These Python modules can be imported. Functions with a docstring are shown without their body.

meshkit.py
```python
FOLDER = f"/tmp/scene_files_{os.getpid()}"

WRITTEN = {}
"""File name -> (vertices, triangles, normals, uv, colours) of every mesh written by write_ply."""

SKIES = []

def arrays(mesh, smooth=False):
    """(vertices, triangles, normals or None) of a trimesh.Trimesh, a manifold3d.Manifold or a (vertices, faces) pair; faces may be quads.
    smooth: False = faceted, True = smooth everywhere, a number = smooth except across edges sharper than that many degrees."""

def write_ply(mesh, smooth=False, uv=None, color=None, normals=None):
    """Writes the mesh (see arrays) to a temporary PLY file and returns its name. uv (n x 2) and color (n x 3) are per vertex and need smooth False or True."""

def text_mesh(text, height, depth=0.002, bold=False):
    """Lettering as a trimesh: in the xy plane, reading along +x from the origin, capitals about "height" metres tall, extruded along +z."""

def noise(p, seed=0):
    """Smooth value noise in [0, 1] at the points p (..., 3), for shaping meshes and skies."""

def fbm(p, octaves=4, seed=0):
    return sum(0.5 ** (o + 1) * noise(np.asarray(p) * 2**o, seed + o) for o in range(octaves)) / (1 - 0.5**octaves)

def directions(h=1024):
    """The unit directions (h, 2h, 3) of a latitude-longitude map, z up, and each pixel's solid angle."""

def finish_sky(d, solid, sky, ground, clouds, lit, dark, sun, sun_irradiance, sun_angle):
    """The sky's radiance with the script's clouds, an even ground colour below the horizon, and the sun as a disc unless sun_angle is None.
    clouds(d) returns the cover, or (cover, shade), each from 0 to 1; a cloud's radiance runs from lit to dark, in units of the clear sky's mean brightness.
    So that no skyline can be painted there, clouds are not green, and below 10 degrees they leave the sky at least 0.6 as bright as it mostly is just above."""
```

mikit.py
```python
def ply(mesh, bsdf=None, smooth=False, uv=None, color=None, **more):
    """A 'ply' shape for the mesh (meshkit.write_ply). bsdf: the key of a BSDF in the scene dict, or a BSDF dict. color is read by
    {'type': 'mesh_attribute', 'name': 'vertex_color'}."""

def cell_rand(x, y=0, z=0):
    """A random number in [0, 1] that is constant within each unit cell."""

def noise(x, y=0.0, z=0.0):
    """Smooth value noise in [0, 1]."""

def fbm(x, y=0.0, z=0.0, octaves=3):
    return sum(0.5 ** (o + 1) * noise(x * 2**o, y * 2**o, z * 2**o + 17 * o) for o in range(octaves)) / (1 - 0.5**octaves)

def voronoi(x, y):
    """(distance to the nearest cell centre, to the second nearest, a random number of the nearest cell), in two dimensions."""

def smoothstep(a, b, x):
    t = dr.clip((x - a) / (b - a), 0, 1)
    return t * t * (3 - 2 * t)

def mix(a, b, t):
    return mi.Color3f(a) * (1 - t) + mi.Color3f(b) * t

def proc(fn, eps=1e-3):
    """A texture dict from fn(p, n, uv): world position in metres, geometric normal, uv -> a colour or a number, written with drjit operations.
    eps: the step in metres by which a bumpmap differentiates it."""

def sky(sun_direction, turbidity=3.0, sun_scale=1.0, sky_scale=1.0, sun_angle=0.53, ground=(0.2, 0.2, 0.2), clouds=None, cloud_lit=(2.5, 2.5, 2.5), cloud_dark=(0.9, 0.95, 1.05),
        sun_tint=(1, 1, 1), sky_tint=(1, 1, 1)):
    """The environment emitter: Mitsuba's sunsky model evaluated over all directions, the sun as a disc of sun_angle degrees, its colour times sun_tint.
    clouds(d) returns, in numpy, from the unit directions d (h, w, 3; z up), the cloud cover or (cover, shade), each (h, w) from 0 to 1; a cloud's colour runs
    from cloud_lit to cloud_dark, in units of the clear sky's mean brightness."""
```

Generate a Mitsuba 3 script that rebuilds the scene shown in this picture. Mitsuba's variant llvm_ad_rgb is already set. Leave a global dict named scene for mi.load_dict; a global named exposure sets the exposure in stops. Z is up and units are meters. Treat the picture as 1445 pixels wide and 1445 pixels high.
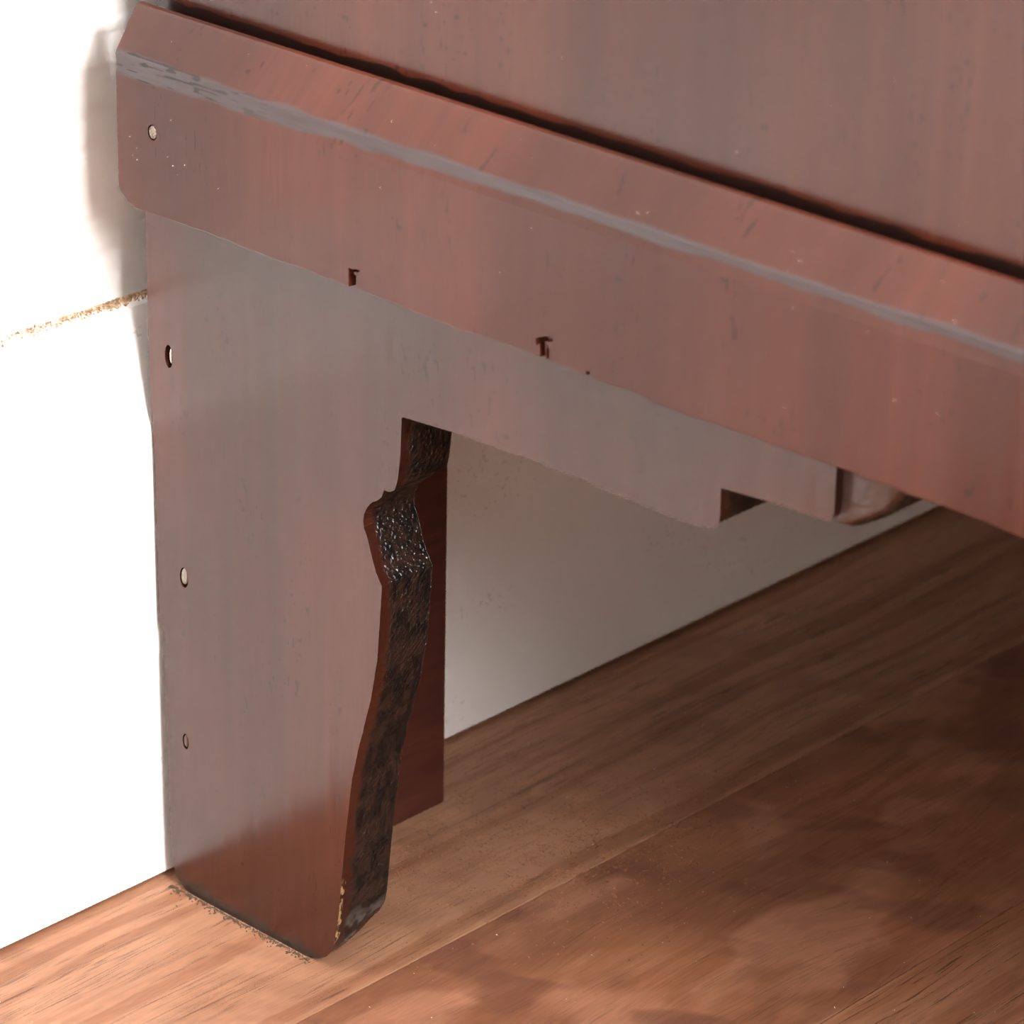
import math, random
import numpy as np
import trimesh, manifold3d as m3
import drjit as dr
import mitsuba as mi
import mikit, meshkit
from shapely.geometry import Polygon

T = mi.ScalarTransform4f
rng = np.random.default_rng(7)
scene, labels = {}, {}

# ---------------------------------------------------------------- camera, light, exposure
# x runs along the wall, the room lies at y < 0 in front of it, z is up; the side of the chest is the plane x = 0
CAM = np.array([-0.47497, -0.54953, 0.42196])
FWD = np.array([0.66561824, 0.62073053, -0.41430178])
UP = np.array([0.28942248, 0.2969945, 0.90996093])
scene['camera'] = {'type': 'thinlens', 'fov': 15.928, 'fov_axis': 'x', 'aperture_radius': 0.0020, 'focus_distance': 0.775,
                   'near_clip': 0.05, 'far_clip': 50.0, 'to_world': T().look_at(origin=CAM.tolist(), target=(CAM + FWD).tolist(), up=UP.tolist())}
exposure = 0.05
WINDOW_LIGHT = (76.0, 75.5, 75.0)        # daylight in the tall window of the front wall
SIDE_LIGHT = (2.2, 2.35, 2.6)           # weaker daylight in the window of the left wall


# ---------------------------------------------------------------- helpers
def lin(*c):
    return [((x / 255) / 12.92 if x / 255 < 0.04045 else ((x / 255 + 0.055) / 1.055) ** 2.4) for x in c]


def put(name, mesh, bsdf, smooth=False, label=None, cat=None, kind=None, group=None, **more):
    scene[name] = mikit.ply(mesh, bsdf, smooth=smooth, **more)
    note(name, label, cat, kind, group)
    return name


def note(name, label=None, cat=None, kind=None, group=None):
    d = {k: v for k, v in (('label', label), ('category', cat), ('kind', kind), ('group', group)) if v}
    if d:
        labels[name] = d


def box(x0, x1, y0, y1, z0, z1):
    m = trimesh.creation.box(extents=(x1 - x0, y1 - y0, z1 - z0))
    m.apply_translation(((x0 + x1) / 2, (y0 + y1) / 2, (z0 + z1) / 2))
    return m


def rbox(x0, x1, y0, y1, z0, z1, r=0.001):
    """A box with chamfered edges (12 edges, 44 triangles)."""
    pts = []
    for sx, a in ((1, x0), (-1, x1)):
        for sy, b in ((1, y0), (-1, y1)):
            for sz, c in ((1, z0), (-1, z1)):
                pts += [(a, b + sy * r, c + sz * r), (a + sx * r, b, c + sz * r), (a + sx * r, b + sy * r, c)]
    return trimesh.convex.convex_hull(np.array(pts))


def to_tri(man):
    m = man.to_mesh()
    return trimesh.Trimesh(np.array(m.vert_properties[:, :3]), np.array(m.tri_verts), process=False)


def to_man(t):
    return m3.Manifold(m3.Mesh(np.asarray(t.vertices, np.float32), np.asarray(t.faces, np.uint32)))


def resample(pts, step):
    """A closed polyline with points no further apart than step."""
    out = []
    n = len(pts)
    for i in range(n):
        a, b = np.array(pts[i], float), np.array(pts[(i + 1) % n], float)
        k = max(1, int(np.ceil(np.linalg.norm(b - a) / step)))
        out += [a + (b - a) * j / k for j in range(k)]
    return np.array(out)


def slab(contour, x0, x1, step=0.0012, bevel=0.0006, layers=14, shape=None):
    """A board cut to the closed contour (y, z), counter-clockwise, from x0 to x1, with eased edges; shape(x, y, z, ny, nz) moves the sawn edge along its normal."""
    c = resample(contour, step)
    t = np.roll(c, -1, 0) - np.roll(c, 1, 0)
    t /= np.linalg.norm(t, axis=1, keepdims=True) + 1e-12
    nrm = np.stack([t[:, 1], -t[:, 0]], 1)
    xs = np.concatenate([[x0, x0 + bevel * 0.35], np.linspace(x0 + bevel, x1 - 0.0001, layers), [x1]])
    rings = []
    for i, x in enumerate(xs):
        off = -bevel if i == 0 else -0.0001 if i == len(xs) - 1 else (-bevel * 0.3 if i == 1 else 0.0)
        d = np.full(len(c), off)
        if shape is not None and i > 1:
            d = d + shape(np.full(len(c), x), c[:, 0], c[:, 1], nrm[:, 0], nrm[:, 1])
        p = c + nrm * d[:, None]
        rings.append(np.column_stack([np.full(len(c), x), p]))
    n = len(c)
    v = np.vstack(rings)
    f = []
    for i in range(len(xs) - 1):
        a, b = i * n, (i + 1) * n
        j = np.arange(n)
        k = (j + 1) % n
        f.append(np.stack([a + j, b + k, a + k], 1))
        f.append(np.stack([a + j, b + j, b + k], 1))
    import mapbox_earcut
    for base, ring, flip in ((0, rings[0], True), ((len(xs) - 1) * n, rings[-1], False)):
        tri = mapbox_earcut.triangulate_float64(np.ascontiguousarray(ring[:, 1:]), np.array([n], np.uint32)).reshape(-1, 3).astype(int)
        q = ring[:, 1:][tri]
        area = (q[:, 1, 0] - q[:, 0, 0]) * (q[:, 2, 1] - q[:, 0, 1]) - (q[:, 1, 1] - q[:, 0, 1]) * (q[:, 2, 0] - q[:, 0, 0])
        tri = np.where((area < 0)[:, None], tri[:, ::-1], tri)
        f.append((tri[:, ::-1] if flip else tri) + base)
    m = trimesh.Trimesh(v, np.vstack(f), process=False)
    m.fix_normals()
    return m


def blobs(points, sizes, stretch=None):
    """Many tiny irregular grains as one mesh."""
    base = np.array([[1, 0, 0], [-1, 0, 0], [0, 1, 0], [0, -1, 0], [0, 0, 1], [0, 0, -1]], float)
    tri = np.array([[0, 2, 4], [2, 1, 4], [1, 3, 4], [3, 0, 4], [2, 0, 5], [1, 2, 5], [3, 1, 5], [0, 3, 5]])
    n = len(points)
    s = np.asarray(sizes)[:, None, None] * rng.uniform(0.6, 1.4, (n, 6, 1))
    v = base[None] * s
    if stretch is not None:
        v = v * np.asarray(stretch)[:, None, :]
    a = rng.uniform(0, 2 * np.pi, n)
    c, si = np.cos(a)[:, None], np.sin(a)[:, None]
    v = np.stack([v[..., 0] * c - v[..., 1] * si, v[..., 0] * si + v[..., 1] * c, v[..., 2]], -1) + np.asarray(points)[:, None]
    f = (tri[None] + 6 * np.arange(n)[:, None, None]).reshape(-1, 3)
    return trimesh.Trimesh(v.reshape(-1, 3), f, process=False)


noise, fbm, smoothstep, mix = mikit.noise, mikit.fbm, mikit.smoothstep, mikit.mix


# ---------------------------------------------------------------- materials
def mahogany(p, n, uv, gain=1.0):
    """Red-brown stained hardwood: upright figure, soft blotches of stain and fine pores."""
    a = p.y + 0.35 * p.x
    streak = fbm(a * 34 + 3.1, p.z * 3.0, p.x * 9, 3)
    fine = noise(a * 420, p.z * 16, p.x * 60)
    blot = fbm(a * 18 + 9.0, p.z * 13, p.x * 20, 3)
    fibre = noise(a * 2600, p.z * 190)
    c = mix((0.036, 0.0075, 0.0038), (0.070, 0.0150, 0.0068), smoothstep(0.25, 0.75, streak))
    c = mix(c, mi.Color3f(0.030, 0.0095, 0.0070), 0.6 * smoothstep(0.5, 0.75, blot))
    c = c * (0.86 + 0.2 * fine) * (0.93 + 0.14 * fibre)
    pore = smoothstep(0.80, 0.9, noise(a * 1500 + 40, p.z * 600)) * smoothstep(0.55, 0.75, noise(a * 210, p.z * 60 + 7))
    return c * (1 - 0.5 * pore) * (0.8 * gain)


def mahogany_rough(p, n, uv):
    return 0.205 + 0.06 * fbm(p.y * 60, p.z * 25, p.x * 60, 2)


def mahogany_relief(p, n, uv):
    a = p.y + 0.35 * p.x
    return 0.00006 * noise(a * 420, p.z * 14) + 0.00035 * fbm(a * 22, p.z * 7, 0, 2)


def finish(color, rough, relief=None, spec=0.5, eps=3e-4, **more):
    b = {'type': 'principled', 'base_color': color, 'roughness': rough, 'specular': spec, **more}
    if relief is not None:
        b = {'type': 'bumpmap', 'arbitrary': mikit.proc(relief, eps), 'scale': 1.0, 'bsdf': b}
    return {'type': 'twosided', 'bsdf': b}


def rgb(*c):
    return {'type': 'rgb', 'value': list(c)}


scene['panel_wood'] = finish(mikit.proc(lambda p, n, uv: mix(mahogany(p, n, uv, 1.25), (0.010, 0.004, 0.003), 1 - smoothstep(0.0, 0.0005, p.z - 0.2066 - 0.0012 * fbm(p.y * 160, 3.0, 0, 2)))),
                             mikit.proc(mahogany_rough), mahogany_relief, spec=0.58)      # with the shade of the joint painted dark along its foot
scene['mahogany'] = finish(mikit.proc(lambda p, n, uv: mahogany(p, n, uv, 1.15)), mikit.proc(mahogany_rough), mahogany_relief, spec=0.58)


def moulding_color(p, n, uv):
    """The same wood; along the quirk under the chamfer the stain has worn to grey and dark grime sits in its cracks."""
    c = mahogany(p, n, uv, 1.4)
    lower = 0.1936 + 0.0024 * smoothstep(0.0, 0.13, -p.y) + 0.0008 * (noise(p.y * 160, 3.0) - 0.5)
    upper = 0.1982 + 0.0006 * (noise(p.y * 130, 9.0) - 0.5)
    band = smoothstep(lower - 0.0005, lower + 0.0005, p.z) * (1 - smoothstep(upper - 0.0004, upper + 0.0007, p.z))
    c = mix(c, mi.Color3f(0.050, 0.042, 0.046) * (0.75 + 0.5 * fbm(p.y * 90, p.z * 900, 0, 2)), 0.85 * band)
    crack = smoothstep(0.66, 0.78, noise(p.y * 260, p.z * 2400)) * smoothstep(0.0, 0.4, band) * (1 - smoothstep(0.02, 0.06, -p.y))
    c = mix(c, mi.Color3f(0.010, 0.006, 0.005), smoothstep(-0.0017, -0.0014, p.x))      # shade of the joint behind the moulding, painted in with its dirt
    return mix(c, mi.Color3f(0.012, 0.010, 0.010), crack)


scene['moulding_wood'] = finish(mikit.proc(moulding_color), mikit.proc(mahogany_rough), mahogany_relief, spec=0.42)


def edge_amount(p):
    """1 on the raw sawn edge, 0 on the planed and varnished face of the board."""
    wob = 0.0016 * (fbm(p.y * 300, p.z * 300, 0, 2) - 0.5)
    return smoothstep(0.0022, 0.0042, p.x + wob)


def foot_color(p, n, uv):
    c = mahogany(p, n, uv)
    raw = mix((0.004, 0.003, 0.003), (0.016, 0.008, 0.006), smoothstep(0.35, 0.7, fbm(p.x * 500, p.y * 500, p.z * 240, 3)))
    raw = mix(raw, mi.Color3f(0.075, 0.068, 0.060), 0.8 * smoothstep(0.45, 0.65, fbm(p.x * 300, p.y * 260, p.z * 260, 3)) * (1 - smoothstep(0.008, 0.017, p.z)))
    c = c * (1 - 0.5 * smoothstep(0.4, 0.8, 1 - dr.abs(n.x)))      # edge faces darker than the front face
    c = mix(c, raw, edge_amount(p))
    split = smoothstep(0.1842, 0.1846, -p.y) * smoothstep(0.0020, 0.0026, p.x) * smoothstep(0.78, 0.9, dr.abs(n.x))
    c = mix(c, mix((0.035, 0.018, 0.015), (0.095, 0.066, 0.060), fbm(p.y * 500, p.z * 500, p.x * 300, 3)), split)
    # grime on the worn lower rim, and the bare pale wood along the chipped corner above it
    rim = 0.0022 + 0.0022 * fbm(p.y * 260, 1.0, 0, 2) + 0.004 * smoothstep(-0.02, -0.006, p.y) * noise(p.y * 700, p.z * 500)
    c = mix(c, mi.Color3f(0.018, 0.014, 0.012), smoothstep(0.0, 0.0016, rim - p.z))
    chip = smoothstep(-0.0548, -0.0556, p.y) * smoothstep(0.0001, 0.0004, p.x) * (1 - smoothstep(0.0010, 0.0016, p.x + 0.001 * (noise(p.z * 900, 5.0) - 0.5)))
    chip = chip * smoothstep(0.006, 0.0075, p.z) * (1 - smoothstep(0.021, 0.024, p.z)) * smoothstep(0.35, 0.6, fbm(p.z * 900, p.x * 1500, 8.0, 2))
    return mix(c, mi.Color3f(0.24, 0.155, 0.075), chip)


def foot_relief(p, n, uv):
    e = edge_amount(p)
    return mahogany_relief(p, n, uv) * (1 - e) + e * (0.0007 * fbm(p.x * 1500, p.y * 1500, p.z * 1300, 3))


scene['foot_wood'] = {'type': 'twosided', 'bsdf': {'type': 'bumpmap', 'arbitrary': mikit.proc(foot_relief, 1.2e-4), 'scale': 1.0, 'bsdf': {
    'type': 'blendbsdf', 'weight': mikit.proc(lambda p, n, uv: edge_amount(p)),
    'face': {'type': 'principled', 'base_color': mikit.proc(foot_color), 'roughness': mikit.proc(mahogany_rough), 'specular': 0.70},
    'raw': {'type': 'principled', 'base_color': mikit.proc(foot_color), 'roughness': 0.24, 'specular': 0.42}}}}
scene['dark_wood'] = finish(mikit.proc(lambda p, n, uv: mix((0.030, 0.007, 0.005), (0.060, 0.014, 0.008), fbm(p.x * 60, p.z * 500, p.y * 90, 3))), 0.42)
scene['steel'] = finish(rgb(0.62, 0.58, 0.53), 0.35, metallic=0.6)
scene['dull_nail'] = finish(mikit.proc(lambda p, n, uv: mix((0.10, 0.085, 0.07), (0.30, 0.26, 0.22), fbm(p.x * 2000, p.y * 2000, p.z * 2000, 2))), 0.4)
scene['tarnished_nail'] = finish(mikit.proc(lambda p, n, uv: mix((0.05, 0.036, 0.030), (0.24, 0.20, 0.16), smoothstep(0.35, 0.65, fbm(p.x * 2600, p.y * 2600, p.z * 2600, 2)))), 0.45)
scene['dark_nail'] = finish(rgb(0.05, 0.022, 0.016), 0.18)


def wall_relief(p, n, uv):
    return 0.00025 * noise(p.x * 14 + p.z * 3, p.z * 1100) + 0.0005 * fbm(p.x * 30, p.z * 420, 0, 2)


def paint_color(p, n, uv):
    c = mi.Color3f(0.84, 0.83, 0.81)
    speck = smoothstep(0.80, 0.90, noise(p.x * 1100, p.z * 1300, p.y * 300)) * smoothstep(0.52, 0.7, fbm(p.x * 45, p.z * 60, 0, 2))
    return mix(c, mi.Color3f(0.45, 0.41, 0.36), 0.4 * speck)


scene['wall_paint'] = finish(rgb(0.84, 0.83, 0.80), 0.6, wall_relief)
scene['trim_paint'] = finish(mikit.proc(paint_color), 0.45, lambda p, n, uv: 0.0001 * fbm(p.x * 40, p.z * 500, p.y * 300, 2))
scene['room_paint'] = finish(rgb(0.50, 0.47, 0.43), 0.8)
scene['ceiling_paint'] = finish(rgb(0.80, 0.79, 0.77), 0.8)

PLANK0, PLANKW = -0.0657, 0.0788


def plank_color(p, n, uv):
    row = dr.floor((PLANK0 - p.y) / PLANKW) + 1
    tone = mikit.cell_rand(row, 3)
    first, second, third = dr.abs(row) < 0.5, dr.abs(row - 1) < 0.5, dr.abs(row - 2) < 0.5
    fig = dr.select(second, 1.0, dr.select(first, 0.35, dr.select(third, 0.2, tone)))
    wav = 0.004 * (fbm(p.x * 18, p.y * 40, row * 7, 2) - 0.5)
    y = p.y + wav * (0.6 + 2.5 * fig)
    light = mi.Color3f(0.365, 0.194, 0.117)
    red = mi.Color3f(0.235, 0.075, 0.032)
    brown = mi.Color3f(0.185, 0.066, 0.028)
    base = mix(light, red, dr.select(first, 0.12, dr.select(second, 0.62, dr.select(third, 0.45, tone))))
    vein = fbm(p.x * 5 + row * 13, y * 260, 0, 3)
    c = mix(base, brown, 0.55 * smoothstep(0.40, 0.68, vein))
    # cross figure: smoky bands that run over the grain
    cloud = fbm(p.x * 26 + row * 5 + p.y * 22, p.y * 34 - p.x * 6, 2.0, 4)
    c = mix(c, mi.Color3f(0.140, 0.056, 0.030), 0.8 * fig * smoothstep(0.20, 0.76, cloud))
    c = mix(c, mi.Color3f(0.42, 0.20, 0.125), 0.35 * fig * smoothstep(0.55, 0.70, fbm(p.x * 34 + 50, p.y * 60, 4.0, 3)))
    c = mix(c, mi.Color3f(0.120, 0.046, 0.030), 0.6 * fig * smoothstep(0.50, 0.72, fbm(p.x * 75 + p.y * 40, p.y * 52 - p.x * 16, 11.0, 3)))
    pore = smoothstep(0.62, 0.85, noise(p.x * 130 + 40 * noise(p.y * 300, row), y * 3300))
    c = c * (1 - dr.select(second, 0.2, dr.select(third, 0.65, 0.42)) * pore * smoothstep(0.35, 0.6, noise(p.x * 40, y * 420, 6.0)))
    return c * (0.92 + 0.16 * noise(p.x * 300, y * 2600, 2.0))


scene['plank_wood'] = finish(mikit.proc(plank_color), mikit.proc(lambda p, n, uv: 0.46 + 0.12 * fbm(p.x * 40, p.y * 200, 0, 2)),
                             lambda p, n, uv: 0.00006 * noise(p.x * 110, p.y * 3300) + 0.00015 * fbm(p.x * 14, p.y * 60, 0, 2), spec=0.22)
scene['subfloor'] = finish(rgb(0.02, 0.014, 0.010), 0.9)
scene['frame_paint'] = finish(rgb(0.8, 0.8, 0.79), 0.4)
scene['grain_tan'] = finish(mikit.proc(lambda p, n, uv: mix((0.16, 0.085, 0.040), (0.55, 0.38, 0.22), mikit.cell_rand(dr.floor(p.x * 1500), dr.floor(p.y * 1500)))), 0.9)
scene['grain_brown'] = finish(mikit.proc(lambda p, n, uv: mix((0.05, 0.018, 0.007), (0.40, 0.165, 0.060), mikit.cell_rand(dr.floor(p.x * 1800), dr.floor(p.y * 1800)))), 0.9)
scene['grain_dark'] = finish(rgb(0.055, 0.035, 0.022), 0.9)
scene['fleck_pale'] = finish(rgb(0.72, 0.66, 0.60), 0.8)

# ---------------------------------------------------------------- the room
YW = 0.014                     # the wall behind the baseboard
RX0, RX1, RY, RH = -2.3, 3.0, -3.0, 2.6
put('wall_back', box(RX0, RX1, YW, YW + 0.1, 0, RH), 'wall_paint', kind='structure')
put('ceiling', box(RX0, RX1, RY, YW, RH, RH + 0.1), 'ceiling_paint', kind='structure')
put('wall_right', box(RX1, RX1 + 0.1, RY, YW, 0, RH), 'room_paint', kind='structure')


def wall_with_opening(axis, at, lo, hi, o0, o1, z0, z1, th=0.12):
    """A wall of boxes around a window opening; axis 'x': the wall stands at x = at and runs along y."""
    parts = [(lo, o0, 0, RH), (o1, hi, 0, RH), (o0, o1, 0, z0), (o0, o1, z1, RH)]
    ms = []
    for a, b, c, d in parts:
        ms.append(box(at - th, at, a, b, c, d) if axis == 'x' else box(a, b, at - th, at, c, d))
    return trimesh.util.concatenate(ms)


# the tall window of the front wall: its daylight comes over the camera's right shoulder, nearly along the side of the chest
WX0, WX1, WZ0, WZ1 = -1.28, -0.28, 1.20, 2.45
put('wall_front', wall_with_opening('y', RY, RX0, RX1, WX0, WX1, WZ0, WZ1), 'room_paint', kind='structure')


def window(name, axis, at, o0, o1, z0, z1, light):
    bars = [(o0, o0 + 0.05, z0, z1), (o1 - 0.05, o1, z0, z1), (o0, o1, z0, z0 + 0.05), (o0, o1, z1 - 0.05, z1), ((o0 + o1) / 2 - 0.02, (o0 + o1) / 2 + 0.02, z0, z1)]
    ms = [box(at - 0.10, at - 0.05, a, b, c, d) if axis == 'x' else box(a, b, at - 0.10, at - 0.05, c, d) for a, b, c, d in bars]
    note(name, kind='structure')
    put(name + '__frame', trimesh.util.concatenate(ms), 'frame_paint')
    v = np.array([[o0, z0], [o1, z0], [o1, z1], [o0, z1]])
    if axis == 'x':
        m = trimesh.Trimesh([[at - 0.09, a, b] for a, b in v], [[0, 1, 2], [0, 2, 3]], process=False)
        if m.face_normals[0][0] < 0:
            m.invert()
    else:
        m = trimesh.Trimesh([[a, at - 0.09, b] for a, b in v], [[0, 1, 2], [0, 2, 3]], process=False)
        if m.face_normals[0][1] < 0:
            m.invert()
    put(name + '__pane', m, 'frame_paint', emitter={'type': 'area', 'radiance': {'type': 'rgb', 'value': list(light)}})


window('window_1', 'y', RY, WX0, WX1, WZ0, WZ1, WINDOW_LIGHT)
put('wall_left', wall_with_opening('x', RX0, RY, YW, -2.2, -0.9, 0.9, 2.2), 'room_paint', kind='structure')
window('window_2', 'x', RX0, -2.2, -0.9, 0.9, 2.2, SIDE_LIGHT)

# floor: a dark base with the planks laid on it, each its own piece
put('floor', box(RX0, RX1, RY, YW, -0.03, -0.0125), 'subfloor', kind='structure')
edges = [YW - 0.001, PLANK0] + [PLANK0 - PLANKW * (k + 1) for k in range(38)]
count = 0
wob = lambda x, k: 0.0007 * (meshkit.fbm(np.stack([x * 22, np.full_like(x, k * 3.7), np.zeros_like(x)], -1), 2) - 0.5)


def plank(x0, x1, ya, yb, ka, kb, fine):
    """One plank with slightly uneven long edges, its top edges eased."""
    n = 60 if fine else 2
    xs = np.linspace(x0, x1, n)
    g, e = 0.00010, 0.00018
    sec = []
    for x in xs:
        A = ya + (wob(np.array([x]), ka)[0] if fine and ka else 0) - g
        B = yb + (wob(np.array([x]), kb)[0] if fine and kb else 0) + g
        sec.append([(x, A, -0.012), (x, A, -e), (x, A - e, 0), (x, B + e, 0), (x, B, -e), (x, B, -0.012)])
    v = np.array(sec).reshape(-1, 3)
    f = []
    for i in range(n - 1):
        for j in range(6):
            k = (j + 1) % 6
            f += [(i * 6 + j, (i + 1) * 6 + j, (i + 1) * 6 + k), (i * 6 + j, (i + 1) * 6 + k, i * 6 + k)]
    for base in (0, (n - 1) * 6):
        f += [(base, base + a, base + a + 1) for a in range(1, 5)]
    m = trimesh.Trimesh(v, f, process=False)
    m.fix_normals()
    return m


for r in range(len(edges) - 1):
    ya, yb = edges[r], max(edges[r + 1], RY + 0.001)
    if ya - yb < 0.004:
        break
    cuts = [RX0 + 0.001, -0.62 - 0.3 * ((r * 0.618) % 1), 0.75 + 0.5 * ((r * 0.381) % 1), 2.0 + 0.4 * ((r * 0.77) % 1), RX1 - 0.001]
    for a, b in zip(cuts[:-1], cuts[1:]):
        name = 'floor__plank' + (f'_{count:03d}' if count else '')
        put(name, plank(a + 0.0001, b - 0.0001, ya, yb, r, r + 1, r < 4 and a < 0 < b), 'plank_wood')
        count += 1

# baseboard: plain face to 112 mm, then a long sloping top member that leans back, and a narrow ledge
prof = [(YW - 0.0002, 0.0012), (0.0004, 0.0012), (0.0, 0.0016), (0.0, 0.1095), (0.0003, 0.1118), (0.0010, 0.1130), (0.0022, 0.1155), (0.0048, 0.1245), (0.0070, 0.1310), (0.0082, 0.1342), (0.0092, 0.1356), (0.0105, 0.1362), (YW - 0.0002, 0.1360)]
c = np.array(prof)[::-1]
xs = np.linspace(RX0 + 0.001, RX1 - 0.001, 3)
ring = [np.column_stack([np.full(len(c), x), c]) for x in xs]
n = len(c)
f = []
for i in range(len(xs) - 1):
    for j in range(n):
        k = (j + 1) % n
        f += [(i * n + j, (i + 1) * n + j, (i + 1) * n + k), (i * n + j, (i + 1) * n + k, i * n + k)]
bb = trimesh.Trimesh(np.vstack(ring), f, process=False)
bb.fix_normals()
put('baseboard_back', bb, 'trim_paint', smooth=25, kind='structure')

# ---------------------------------------------------------------- the chest
CD, CW, CT = 0.52, 0.90, 0.78          # depth, width, top
TH = 0.0150                            # thickness of the foot boards
note('chest', 'dark red mahogany chest on bracket feet, standing against the white wall', 'chest')

leg_outline = [(-0.0004, 0.1600), (-0.0004, 0.1255), (-0.0016, 0.1040), (-0.0018, 0.0700), (-0.0021, 0.0652), (-0.0034, 0.0636), (-0.0038, 0.0600), (-0.0030, 0.0575), (-0.0030, 0.0510),
               (-0.0036, 0.0300), (-0.0038, 0.0143), (-0.0046, 0.0055), (-0.0054, 0.0026), (-0.0085, 0.0009), (-0.0150, 0.0002), (-0.0300, 0.0000), (-0.0430, 0.0001), (-0.0480, 0.0006), (-0.0515, 0.0016), (-0.0538, 0.0031), (-0.0551, 0.0048),
               (-0.0560, 0.0072), (-0.0574, 0.0148), (-0.0583, 0.0240), (-0.0596, 0.0357), (-0.0605, 0.0422), (-0.0615, 0.0495), (-0.0637, 0.0588), (-0.0648, 0.0622), (-0.0652, 0.0640), (-0.0672, 0.0710), (-0.0690, 0.0807),
               (-0.0699, 0.0924), (-0.0703, 0.0977), (-0.0686, 0.1003), (-0.0674, 0.1033), (-0.0659, 0.1076), (-0.0650, 0.1092), (-0.0648, 0.1110), (-0.0650, 0.1124), (-0.0657, 0.1139), (-0.0665, 0.1151), (-0.0676, 0.1162), (-0.0690, 0.1170), (-0.0701, 0.1180), (-0.0704, 0.1186), (-0.0709, 0.1201), (-0.0716, 0.1200),
               (-0.0727, 0.1201), (-0.0738, 0.1208), (-0.0744, 0.1222), (-0.0748, 0.1242), (-0.0754, 0.1290), (-0.0755, 0.1330), (-0.0757, 0.1370), (-0.0763, 0.1376), (-0.0790, 0.1378),
               (-0.0914, 0.1387), (-0.1050, 0.1390), (-0.1090, 0.1393), (-0.1213, 0.1393), (-0.1240, 0.1397), (-0.1270, 0.1392), (-0.1477, 0.1388), (-0.1540, 0.1393), (-0.1575, 0.1402), (-0.1584, 0.1410), (-0.1586, 0.1430), (-0.1585, 0.1480), (-0.1590, 0.1487),
               (-0.1720, 0.1497), (-0.1830, 0.1501), (-0.1845, 0.1503), (-0.1849, 0.1520), (-0.1848, 0.1700), (-0.0100, 0.1700)]
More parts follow.
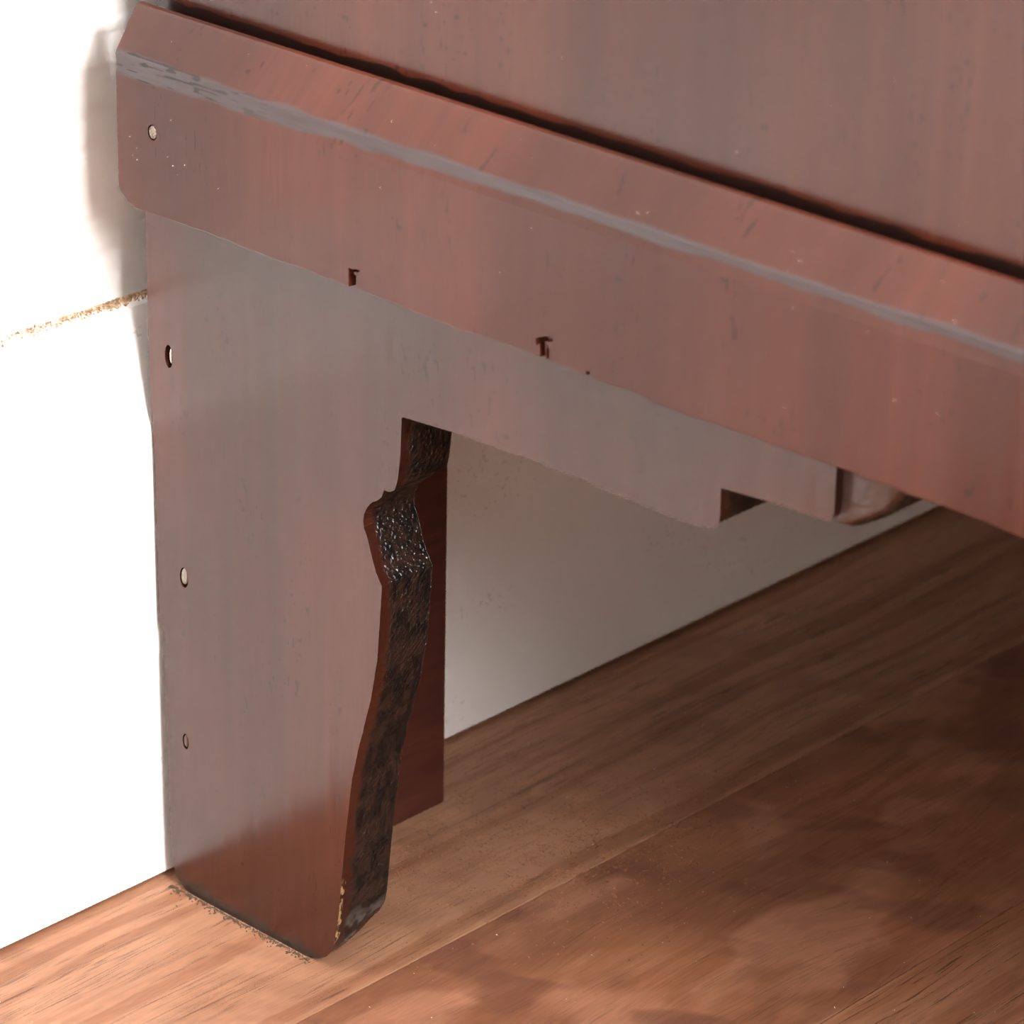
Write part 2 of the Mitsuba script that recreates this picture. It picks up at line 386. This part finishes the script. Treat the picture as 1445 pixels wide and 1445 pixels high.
tip_face = [(-0.1840, 0.1700), (-0.1840, 0.1488), (-0.1860, 0.1492), (-0.1878, 0.1504), (-0.1900, 0.1516), (-0.1918, 0.1528), (-0.1936, 0.1543), (-0.1951, 0.1558), (-0.1961, 0.1572), (-0.1968, 0.1584), (-0.1985, 0.1620), (-0.1990, 0.1700)]
tip_edge = [(-0.1840, 0.1700), (-0.1840, 0.1478), (-0.1862, 0.1481), (-0.1874, 0.1486), (-0.1894, 0.1497), (-0.1927, 0.1517), (-0.1950, 0.1535), (-0.1972, 0.1555), (-0.1989, 0.1574), (-0.2000, 0.1590), (-0.2030, 0.1650), (-0.2032, 0.1700)]


def sawn(x, y, z, ny, nz):
    """Chisel marks and tear-out on the sawn inner edge of the foot, none on the planed outline near the face."""
    deep = np.clip((x - 0.0025) / 0.003, 0, 1)
    inner = (ny < -0.3) * (y < -0.05) * (y > -0.08)
    under = (nz < -0.6) * (y < -0.078)
    P = np.stack([x * 520, y * 520, z * 420], -1)
    d = 0.0012 * (meshkit.fbm(P, 3, 3) - 0.5) + 0.0005 * (meshkit.noise(P * 2.6, 9) - 0.5)
    notch = np.exp(-((z - 0.1055) / 0.0075) ** 2)
    d = d + notch * (0.0011 * np.sin(z / 0.0052 * 2 * np.pi + 90 * x) + 0.0006)
    return deep * inner * d + under * 0.0005 * deep * (meshkit.fbm(P * 0.4, 2, 5) - 0.5)


def hole(y, z, ry, rz, depth, x0=0.0, rot=0.0):
    s = m3.Manifold.cylinder(depth + 0.002, 1.0, 1.0, 28).rotate([0, 90, 0])
    t = to_tri(s)
    v = t.vertices.copy()
    yy, zz = v[:, 1] * ry, v[:, 2] * rz
    cr, sr = math.cos(rot), math.sin(rot)
    t.vertices = np.column_stack([v[:, 0] + x0 - 0.002, yy * cr - zz * sr + y, yy * sr + zz * cr + z])
    return to_man(t)


def foot(mirror=None):
    body = slab(leg_outline, 0.0, TH, step=0.0006, bevel=0.0004, layers=28, shape=sawn)
    x, y, z = body.vertices.T          # the lower far corner is worn round
    w = np.clip((0.0125 - z) / 0.0125, 0, 1) ** 1.3 * np.clip((-y - 0.034) / 0.020, 0, 1)
    s = np.clip((x - 0.003) / 0.012, 0, 1)
    body.vertices = np.column_stack([x, y + 0.0034 * w * s ** 1.5, z + 0.0036 * w * s ** 2])
    pts = [(0.0027, *q) for q in tip_face] + [(x, *q) for q in tip_edge for x in (0.0046, TH)]
    return to_man(body), m3.Manifold.hull_points(np.array(pts, np.float64))


body, tip = foot()
full = body + tip
man = full
for y, z, ry, rz, dep in ((-0.0064, 0.1298, 0.00125, 0.0026, 0.0024), (-0.0098, 0.0791, 0.00135, 0.0024, 0.0011), (-0.0092, 0.0387, 0.0010, 0.0019, 0.0012)):
    man = man - hole(y, z, ry, rz, dep)
put('chest__bracket_foot', to_tri(man), 'foot_wood', smooth=28)


def nail(y, z, ry, rz, x_face, x_back, rot=0.0, dome=0.0005):
    """An oval nail head: a low dome on a short shank."""
    prof = np.array([[0.0, 0.0], [0.55, 0.12], [0.85, 0.4], [1.0, 1.0]])
    a = np.linspace(0, 2 * np.pi, 25)[:-1]
    rings = [np.column_stack([np.full(24, x_face + dome * h), ry * r * np.cos(a), rz * r * np.sin(a)]) for r, h in prof[1:]]
    rings.append(np.column_stack([np.full(24, x_back), ry * np.cos(a), rz * np.sin(a)]))
    v = np.vstack([[[x_face, 0, 0]]] + rings + [[[x_back, 0, 0]]])
    f = [(0, 1 + (j + 1) % 24, 1 + j) for j in range(24)]
    for i in range(len(rings) - 1):
        for j in range(24):
            k = (j + 1) % 24
            f += [(1 + i * 24 + j, 1 + i * 24 + k, 1 + (i + 1) * 24 + k), (1 + i * 24 + j, 1 + (i + 1) * 24 + k, 1 + (i + 1) * 24 + j)]
    last = len(v) - 1
    f += [(last, last - 24 + j, last - 24 + (j + 1) % 24) for j in range(24)]
    cr, sr = math.cos(rot), math.sin(rot)
    v = np.column_stack([v[:, 0], v[:, 1] * cr - v[:, 2] * sr + y, v[:, 1] * sr + v[:, 2] * cr + z])
    m = trimesh.Trimesh(v, f, process=False)
    m.fix_normals()
    return m


put('chest__bracket_foot__nail', nail(-0.0064, 0.1297, 0.00050, 0.0019, 0.0004, 0.0024), 'steel', smooth=35, label='bright nail head sunk in an oval hole')
put('chest__bracket_foot__nail_001', nail(-0.0096, 0.0793, 0.00105, 0.0021, 0.0000, 0.0011, 0.12), 'dull_nail', smooth=35, label='dull grey oval nail head')
put('chest__bracket_foot__nail_002', nail(-0.0091, 0.0387, 0.00085, 0.0017, 0.0000, 0.0012), 'dark_nail', smooth=35, label='dark varnished nail head')

# the mirrored foot at the front of the chest (outside the frame) and the boards set square to them
mir = full.mirror([0, 1, 0]).translate([0, -CD - 0.0008, 0])
put('chest__bracket_foot_001', to_tri(mir), 'foot_wood', smooth=28)
put('chest__rear_bracket', rbox(TH + 0.0002, 0.0705, -0.0213, -0.0010, 0.0004, 0.1690, 0.0008), 'dark_wood')
put('chest__added_front_apron', rbox(0.1002, CW - 0.1002, -CD + 0.0008, -CD + 0.0188, 0.1080, 0.1690, 0.0008), 'dark_wood')  # unseen board added to keep window light off the floor underneath
put('chest__front_bracket_001', rbox(CW - 0.1000, CW - TH - 0.0002, -CD + 0.0008, -CD + 0.0188, 0.0004, 0.1690, 0.0008), 'dark_wood')
put('chest__rear_bracket_001', rbox(CW - 0.0705, CW - TH - 0.0002, -0.0213, -0.0010, 0.0004, 0.1690, 0.0008), 'dark_wood')
put('chest__front_bracket', rbox(TH + 0.0002, 0.1000, -CD + 0.0008, -CD + 0.0188, 0.0004, 0.1690, 0.0008), 'dark_wood')
right = full.mirror([1, 0, 0]).translate([CW, 0, 0])
put('chest__bracket_foot_002', to_tri(right), 'foot_wood', smooth=28)
put('chest__bracket_foot_003', to_tri(right.mirror([0, 1, 0]).translate([0, -CD - 0.0008, 0])), 'foot_wood', smooth=28)

# base moulding: flat face, worn quirk, chamfer; its lower arris carries two small splits
YE = -0.0026


def moulding(y_end, y_start):
    prof = np.array([(-0.0094, 0.1657), (-0.0095, 0.1659), (-0.0095, 0.1938), (-0.0093, 0.1943), (-0.0090, 0.1960), (-0.0091, 0.1976), (-0.0088, 0.1984), (-0.0036, 0.2061), (-0.0028, 0.2068), (-0.0018, 0.2070), (-0.0015, 0.2066), (-0.0013, 0.1990), (0.0012, 0.1985), (0.0012, 0.1702), (-0.0002, 0.1700), (-0.0002, 0.1652)])
    ys = np.concatenate([[y_start, y_start - 0.0004], np.linspace(y_start - 0.001, y_end, 240)])
    rings = []
    for i, y in enumerate(ys):
        p = prof.copy()
        w = meshkit.fbm(np.array([[y * 45, 1.0, 0.0]]), 3)[0] - 0.5
        w2 = meshkit.fbm(np.array([[y * 240, 5.0, 0.0]]), 2)[0] - 0.5
        p[:2, 1] += 0.0012 * w + 0.0005 * w2
        p[15, 1] += 0.0012 * w
        if i == 0:      # eased end
            p[:, 0] = np.clip(p[:, 0], -0.0091, None)
        if y > y_start - 0.0085:      # the lower back corner is rounded off
            k = (y - (y_start - 0.0085)) / 0.0085
            p[:2, 1] += 0.0040 * k ** 3
            p[15, 1] += 0.0040 * k ** 3
        rings.append(np.column_stack([p[:, 0], np.full(len(p), y), p[:, 1]]))
    n = len(prof)
    v = np.vstack(rings)
    f = []
    for i in range(len(ys) - 1):
        for j in range(n):
            k = (j + 1) % n
            f += [(i * n + j, (i + 1) * n + j, (i + 1) * n + k), (i * n + j, (i + 1) * n + k, i * n + k)]
    import mapbox_earcut
    for base, ring in ((0, rings[0]), ((len(ys) - 1) * n, rings[-1])):
        tri = mapbox_earcut.triangulate_float64(np.ascontiguousarray(ring[:, [0, 2]]), np.array([n], np.uint32)).reshape(-1, 3).astype(int)
        q = ring[:, [0, 2]][tri]
        area = (q[:, 1, 0] - q[:, 0, 0]) * (q[:, 2, 1] - q[:, 0, 1]) - (q[:, 1, 1] - q[:, 0, 1]) * (q[:, 2, 0] - q[:, 0, 0])
        tri = np.where((area < 0)[:, None], tri[:, ::-1], tri)
        f += [tuple(t) for t in (tri if base == 0 else tri[:, ::-1]) + base]
    m = trimesh.Trimesh(v, f, process=False)
    m.fix_normals()
    return m


def wedge(pts, x0, x1):
    """A prism over the (y, z) polygon from x0 to x1, for cutting splits."""
    p = trimesh.creation.extrude_polygon(Polygon(pts), x1 - x0, engine='earcut')
    v = p.vertices.copy()
    p.vertices = np.column_stack([v[:, 2] + x0, v[:, 0], v[:, 1]])
    p.fix_normals()
    return to_man(p)


rail = to_man(moulding(-CD + 0.0022, YE))
rail = rail - hole(-0.0138, 0.1835, 0.0014, 0.0017, 0.0006, x0=-0.0095)
for cut, d in (([(-0.0707, 0.1640), (-0.0707, 0.1698), (-0.0722, 0.1698), (-0.0722, 0.1640)], 0.0022),
               ([(-0.0720, 0.1640), (-0.0720, 0.1692), (-0.0748, 0.1676), (-0.0772, 0.1640)], 0.0006),
               ([(-0.0716, 0.1692), (-0.0722, 0.1700), (-0.0738, 0.1702), (-0.0736, 0.1696)], 0.0015),
               ([(-0.1219, 0.1640), (-0.1216, 0.1698), (-0.1230, 0.1702), (-0.1234, 0.1640)], 0.0020),
               ([(-0.1208, 0.1680), (-0.1205, 0.1694), (-0.1226, 0.1704), (-0.1250, 0.1709), (-0.1248, 0.1700), (-0.1222, 0.1692)], 0.0016),
               ([(-0.1232, 0.1640), (-0.1234, 0.1692), (-0.1252, 0.1664), (-0.1254, 0.1640)], 0.0005),
               ([(-0.1330, 0.1640), (-0.1336, 0.1668), (-0.1348, 0.1664), (-0.1350, 0.1640)], 0.0010)):
    rail = rail - wedge(cut, -0.012, -0.0095 + d)
put('chest__base_moulding', to_tri(rail), 'moulding_wood', smooth=24)
put('chest__base_moulding__nail', nail(-0.0138, 0.1835, 0.00115, 0.00150, -0.0097, -0.0089), 'tarnished_nail', smooth=35, label='dull grey round nail head')
put('chest__front_moulding', rbox(-0.0095, CW + 0.0095, -CD - 0.0085, -CD + 0.0012, 0.1655, 0.2070, 0.0012), 'mahogany')

# carcase
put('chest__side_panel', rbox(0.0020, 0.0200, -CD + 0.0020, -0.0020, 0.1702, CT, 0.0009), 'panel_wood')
put('chest__side_panel_001', rbox(CW - 0.0200, CW - 0.0020, -CD + 0.0020, -0.0020, 0.1702, CT, 0.0009), 'mahogany')
put('chest__bottom_board', box(0.0202, CW - 0.0202, -CD + 0.0225, -0.0120, 0.1720, 0.1860), 'dark_wood')
put('chest__back_panel', box(0.0202, CW - 0.0202, -0.0110, -0.0040, 0.1720, CT - 0.0005), 'dark_wood')
put('chest__front_panel', rbox(0.0202, CW - 0.0202, -CD + 0.0020, -CD + 0.0220, 0.2075, CT - 0.0005, 0.001), 'mahogany')
put('chest__top_board', rbox(-0.012, CW + 0.012, -CD - 0.014, -0.0020, CT + 0.0002, CT + 0.0222, 0.002), 'mahogany')

# ---------------------------------------------------------------- dust and dirt (nobody could count it)
N = 900
x = 0.02 - rng.gamma(1.6, 0.018, N)
pts = np.column_stack([x, 0.0093 + 0.0044 * rng.beta(2.0, 1.1, N), np.full(N, 0.1363)])
put('ledge_dirt', blobs(pts, rng.uniform(0.00010, 0.00036, N)), 'grain_tan', label='line of tan dirt grains lying on the narrow ledge of the baseboard', cat='dirt', kind='stuff')
N = 7000
c0 = np.column_stack([rng.normal(0.082, 0.022, N), rng.normal(-0.058, 0.014, N)])
c1 = np.column_stack([rng.normal(0.055, 0.020, N // 2), rng.normal(-0.030, 0.012, N // 2)])
xy = np.vstack([c0, c1])
xy = xy[(xy[:, 1] < -0.003) & ~((xy[:, 0] < 0.073) & (xy[:, 1] > -0.0225)) & ~((xy[:, 0] < 0.017) & (xy[:, 1] > -0.06))]
xy = xy[meshkit.fbm(np.column_stack([xy * 260, np.zeros(len(xy))]), 3) > 0.42]
put('floor_crumbs', blobs(np.column_stack([xy, np.full(len(xy), 0.00005)]), rng.uniform(0.00008, 0.00026, len(xy)), np.tile([1, 1, 0.6], (len(xy), 1))), 'grain_brown',
    label='scatter of fine brown wood crumbs on the floor under the chest', cat='crumbs', kind='stuff')
# pale specks of dust on the floor, the moulding and the side panel
P = [(rng.uniform(-0.09, 0.25), rng.uniform(-0.19, -0.004), 0.00012) for _ in range(170)]
P = [q for q in P if not (q[0] > -0.001 and q[0] < 0.074 and q[1] > -0.062)]
put('dust_flecks', blobs(P, rng.uniform(0.00005, 0.00016, len(P))), 'fleck_pale', label='pale dust flecks scattered over the floor planks', cat='dust', kind='stuff')
P = [(-0.00955, rng.uniform(-0.24, -0.006), rng.uniform(0.168, 0.193)) for _ in range(12)]
for _ in range(16):
    k = rng.uniform(0, 1)
    P.append((-0.0088 + 0.0052 * k - 0.0001, rng.uniform(-0.24, -0.006), 0.1984 + 0.0077 * k))
for y, z in ((-0.0070, 0.1810), (-0.0090, 0.1790), (-0.0076, 0.1772), (-0.0090, 0.1765), (-0.0185, 0.1795), (-0.0200, 0.1780), (-0.0235, 0.1790), (-0.0215, 0.1765)):
    P.append((-0.0096, y, z))
P += [(0.0013, rng.uniform(-0.22, -0.01), rng.uniform(0.209, 0.26)) for _ in range(12)]
put('chest__dust_flecks', blobs(P, rng.uniform(0.00005, 0.00013, len(P))), 'fleck_pale', label='pale dust flecks on the moulding and side panel', kind='stuff')
N = 500
s = rng.uniform(0, 1, N) ** 1.3
pts = np.column_stack([-0.0004 - rng.gamma(1.2, 0.0005, N), -0.004 - 0.046 * s, np.full(N, 0.0001)])
put('foot_grime', blobs(pts, rng.uniform(0.00008, 0.00028, N)), 'grain_dark', label='dark grime gathered along the foot of the chest on the floor', cat='dirt', kind='stuff')
